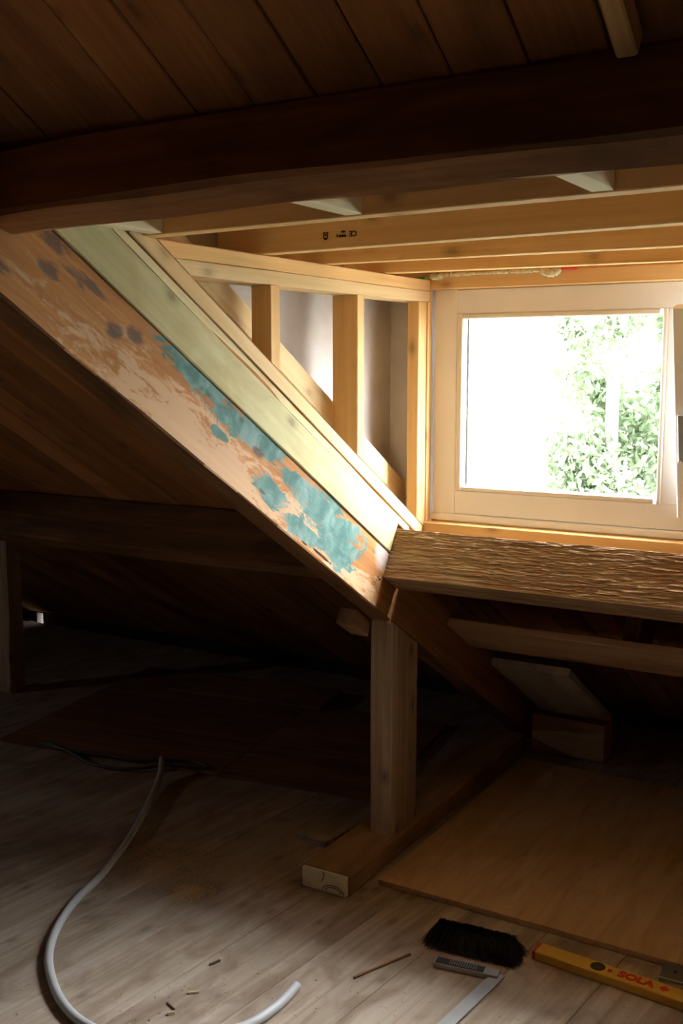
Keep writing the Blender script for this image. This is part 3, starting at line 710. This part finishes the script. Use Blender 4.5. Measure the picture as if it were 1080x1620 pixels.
# metal square-ended plate beside the level
mp = empty('metal_plate', (-0.50, 2.52, 0), 'dull metal plate with holes behind the spirit level at the right', 'plate')
ma = Vector((1, 0.05, 0)).normalized(); mb = Vector((-ma.y, ma.x, 0)); mo = Vector((-0.585, 2.49, 0))
beam('plate_body', 'steel', ma, (mo.dot(ma), mo.dot(ma) + 0.22), mb, (mo.dot(mb), mo.dot(mb) + 0.075), Z, (0.0, 0.014), parent=mp, b=0.002)
beam('plate_flange', 'steel', ma, (mo.dot(ma), mo.dot(ma) + 0.22), mb, (mo.dot(mb) - 0.012, mo.dot(mb)), Z, (0.0, 0.006), parent=mp, b=0.001)
beam('plate_grip', 'black', ma, (mo.dot(ma) + 0.05, mo.dot(ma) + 0.2), mb, (mo.dot(mb) + 0.06, mo.dot(mb) + 0.085), Z, (0.014, 0.030), parent=mp, b=0.004)
for t in (0.032, 0.10): disc('screw_hole', 'rubber', mo + ma * t + mb * 0.038 + Z * 0.0138, 0.0045, 0.0006, parent=mp)
# try square
ts = empty('try_square', (-0.95, 2.26, 0), 'steel try square with dark grooved stock lying on the floor', 'square')
ta = Vector((0.157, 0.024, 0)).normalized(); tb_ = Vector((-ta.y, ta.x, 0)); to = Vector((-1.088, 2.262, 0))
def tsb(name, mat, a, b_, z, parent=ts, **kw): return beam(name, mat, ta, (to.dot(ta) + a[0], to.dot(ta) + a[1]), tb_, (to.dot(tb_) + b_[0], to.dot(tb_) + b_[1]), Z, z, parent=parent, **kw)
st = tsb('stock', 'steel', (0, 0.165), (0, 0.034), (0.0, 0.013), b=0.001)
tsb('stock_inlay', 'black', (0.004, 0.128), (0.004, 0.030), (0.0128, 0.0142), parent=st, b=0.0004)
for q in range(12): tsb('stock_groove', 'steel', (0.040 + q * 0.006, 0.0415 + q * 0.006), (0.007, 0.027), (0.0141, 0.0148), parent=st, b=0.0001)
ba = Vector((-0.02, -0.2, 0)).normalized(); bb = Vector((-ba.y, ba.x, 0)); bo = Vector((-0.930, 2.300, 0))
beam('blade', 'steel', ba, (bo.dot(ba) - 0.01, bo.dot(ba) + 0.30), bb, (bo.dot(bb) - 0.017, bo.dot(bb) + 0.017), Z, (0.005, 0.0075), parent=ts, b=0.0005)
# dust brush behind the square
br = empty('dust_brush', (-1.03, 2.37, 0), 'black soft-bristled brush lying behind the try square', 'brush')
wa = Vector((0.24, 0.02, 0)).normalized(); wb = Vector((-wa.y, wa.x, 0)); wo = Vector((-1.135, 2.340, 0))
beam('brush_back', 'black', wa, (wo.dot(wa) + 0.01, wo.dot(wa) + 0.205), wb, (wo.dot(wb) + 0.026, wo.dot(wb) + 0.058), Z, (0.036, 0.050), parent=br, b=0.012)
def bristles():
    vs, fs = [], []
    c = Vector((-1.03, 2.37, 0))
    for i in range(9000):
        a = random.uniform(0.006, 0.209); b_ = random.uniform(0.020, 0.064)
        p = wo + wa * a + wb * b_; p.z = random.uniform(0.042, 0.056)
        out = wa * ((a - 0.1075) * 0.22) + wb * ((b_ - 0.042) * 1.0) + Vector((random.gauss(0, 0.007), random.gauss(0, 0.007), 0))
        e = p + out; e.z = random.uniform(0.0, 0.010)
        w = Vector((random.uniform(-1, 1), random.uniform(-1, 1), 0)).normalized() * 0.0009
        i0 = len(vs); vs += [p - w - c, p + w - c, e + w * 0.5 - c, e - w * 0.5 - c]; fs.append((i0, i0 + 1, i0 + 2, i0 + 3))
    me = bpy.data.meshes.new('bristles'); me.from_pydata(vs, [], fs)
    return link('bristles', me, 'bristle', Matrix.Translation(c), br)
tag(bristles(), None, None, None, 'stuff')
sd = Vector((0.071, 0.168, 0)).normalized(); se = Vector((-sd.y, sd.x, 0)); sp0 = Vector((-1.233, 2.118, 0))
tag(beam('thin_stick', 'osb', sd, (sp0.dot(sd), sp0.dot(sd) + 0.18), se, (sp0.dot(se) - 0.003, sp0.dot(se) + 0.003), Z, (0.0, 0.005), b=0.001), 'thin reddish stick on the floor left of the try square', 'stick')
# chips
def chip(p, ang, l, w, mat, label, bend=0.0):
    d = Vector((math.cos(ang), math.sin(ang), 0)); e = Vector((-d.y, d.x, 0)); P = Vector(p)
    return tag(beam('wood_chip', mat, d, (P.dot(d) - l / 2, P.dot(d) + l / 2), e, (P.dot(e) - w / 2, P.dot(e) + w / 2), Z, (0.0005, 0.0005 + w * 0.6), b=0.0008, k=5, wob=0.002), label, 'wood chip', 'wood chips on the floor')

chip((-1.569, 1.995, 0), 1.25, 0.030, 0.007, 'darkchip', 'dark wood chip standing apart, farthest from the conduit bend')
chip((-1.534, 1.865, 0), 0.75, 0.026, 0.006, 'chip', 'pale wood sliver in front of the dark chip')
chip((-1.546, 1.795, 0), -0.35, 0.034, 0.005, 'darkchip', 'dark thin wood chip nearest the bottom edge')
chip((-1.525, 1.772, 0), 0.9, 0.016, 0.009, 'chip', 'pale crumb of wood touching the dark thin chip')
def sawdust():
    vs, fs = [], []; c = Vector((-1.9, 2.3, 0))
    for i in range(5200):
        if i < 2400: p = Vector((random.gauss(-2.02, 0.10), random.gauss(2.38, 0.07), 0))
        elif i < 3100: p = Vector((random.gauss(-1.86, 0.03), random.gauss(2.25, 0.03), 0))
        elif i < 4000: p = Vector((random.gauss(-1.78, 0.06), random.gauss(2.72, 0.14), 0))
        else: p = Vector((random.uniform(-2.4, -0.5), random.uniform(1.55, 2.55), 0))
        p.z = 0.0006; a = random.uniform(0, 6.28); l = random.uniform(0.0012, 0.005); w = random.uniform(0.0006, 0.0014)
        d = Vector((math.cos(a), math.sin(a), 0)); e = Vector((-d.y, d.x, 0)); i0 = len(vs)
        vs += [p - d * l - e * w - c, p + d * l - e * w - c, p + d * l + e * w - c, p - d * l + e * w - c, p + Z * 0.0012 - c]
        fs += [(i0, i0 + 1, i0 + 4), (i0 + 1, i0 + 2, i0 + 4), (i0 + 2, i0 + 3, i0 + 4), (i0 + 3, i0, i0 + 4)]
    me = bpy.data.meshes.new('sawdust'); me.from_pydata(vs, [], fs)
    return link('sawdust', me, 'sawdust', Matrix.Translation(c))
tag(sawdust(), 'yellowish sawdust sprinkled over the worn floor boards', 'sawdust', None, 'stuff')
# light wooden wedge hanging between roof boards and purlin, top right
tag(sbeam('wood_wedge', 'pine', (-0.412, -0.385), (0.075, 0.165), (2.290, 2.329), b=0.003, skew0=(0.5, 0)), 'small light wood wedge between roof boards and dark purlin', 'wedge')
# nail heads in the lower purlin and rafter end
tag(tube('bent_nail', 'nail', [(-1.466, 2.655, 0.895), (-1.455, 2.640, 0.888), (-1.448, 2.635, 0.896)], 0.0022, seg=6, sub=4), 'small bent nail where painted rafter meets rough purlin', 'nail')

# ================================================================== OUTSIDE
tag(xbox('ground', 'ground', (-60, 60), (4.8, 90), (-3.6, -3.5)), 'pale ground outside the window', None, None, 'structure')
def tree(loc, rx, ry, rz, zc, n, label, sd):
    rnd = random.Random(sd)
    root = empty('tree', loc, label, 'tree', 'trees outside the window')
    L0 = Vector(loc)
    tube('trunk', 'bark', [L0, L0 + Vector((0.05, 0, zc * 0.5)), L0 + Vector((-0.05, 0.1, zc)), L0 + Vector((0, 0, zc + rz * 0.7))], 0.07, parent=root, seg=10)
    cl = []
    for i in range(44):
        while True:
            q = Vector((rnd.uniform(-1, 1), rnd.uniform(-1, 1), rnd.uniform(-1, 1)))
            if q.length < 1: break
        cl.append((Vector((q.x * rx, q.y * ry, q.z * rz + zc)), rnd.uniform(0.14, 0.34)))
    for i, (c, r) in enumerate(cl[:16]):
        z0 = max(0.6, c.z - 0.5)
        tube('branch', 'bark', [L0 + Vector((0, 0, z0)), L0 + Vector((c.x * 0.5, c.y * 0.5, (z0 + c.z) / 2 + 0.1)), L0 + c], 0.012, parent=root, seg=6, sub=4)
    vs, fs = [], []
    for i in range(n):
        c, r = rnd.choice(cl)
        p = c + Vector((rnd.gauss(0, r * 0.6), rnd.gauss(0, r * 0.6), rnd.gauss(0, r * 0.75)))
        d = Vector((rnd.gauss(0, 1), rnd.gauss(0, 1), rnd.gauss(-0.5, 0.8))).normalized(); e = d.cross(Vector((rnd.gauss(0, 1), rnd.gauss(0, 1), rnd.gauss(0, 1)))).normalized(); f = d.cross(e)
        l = rnd.uniform(0.04, 0.075); w = l * 0.5; i0 = len(vs)
        vs += [p - d * l, p + e * w + f * w * 0.3, p + d * l, p - e * w + f * w * 0.3]
        fs += [(i0, i0 + 1, i0 + 2), (i0, i0 + 2, i0 + 3)]
    me = bpy.data.meshes.new('foliage'); me.from_pydata(vs, [], fs)
    tag(link('foliage', me, 'leaf', Matrix.Translation(L0), root), None, None, None, 'stuff')
tree((-3.35, 11.2, -3.5), 0.75, 0.8, 3.4, 4.6, 17000, 'leafy green tree seen through the right of the pane', 3)
tree((-3.0, 15.2, -3.5), 0.9, 0.9, 3.6, 4.8, 14000, 'leafy green tree partly hidden by the window casement', 5)
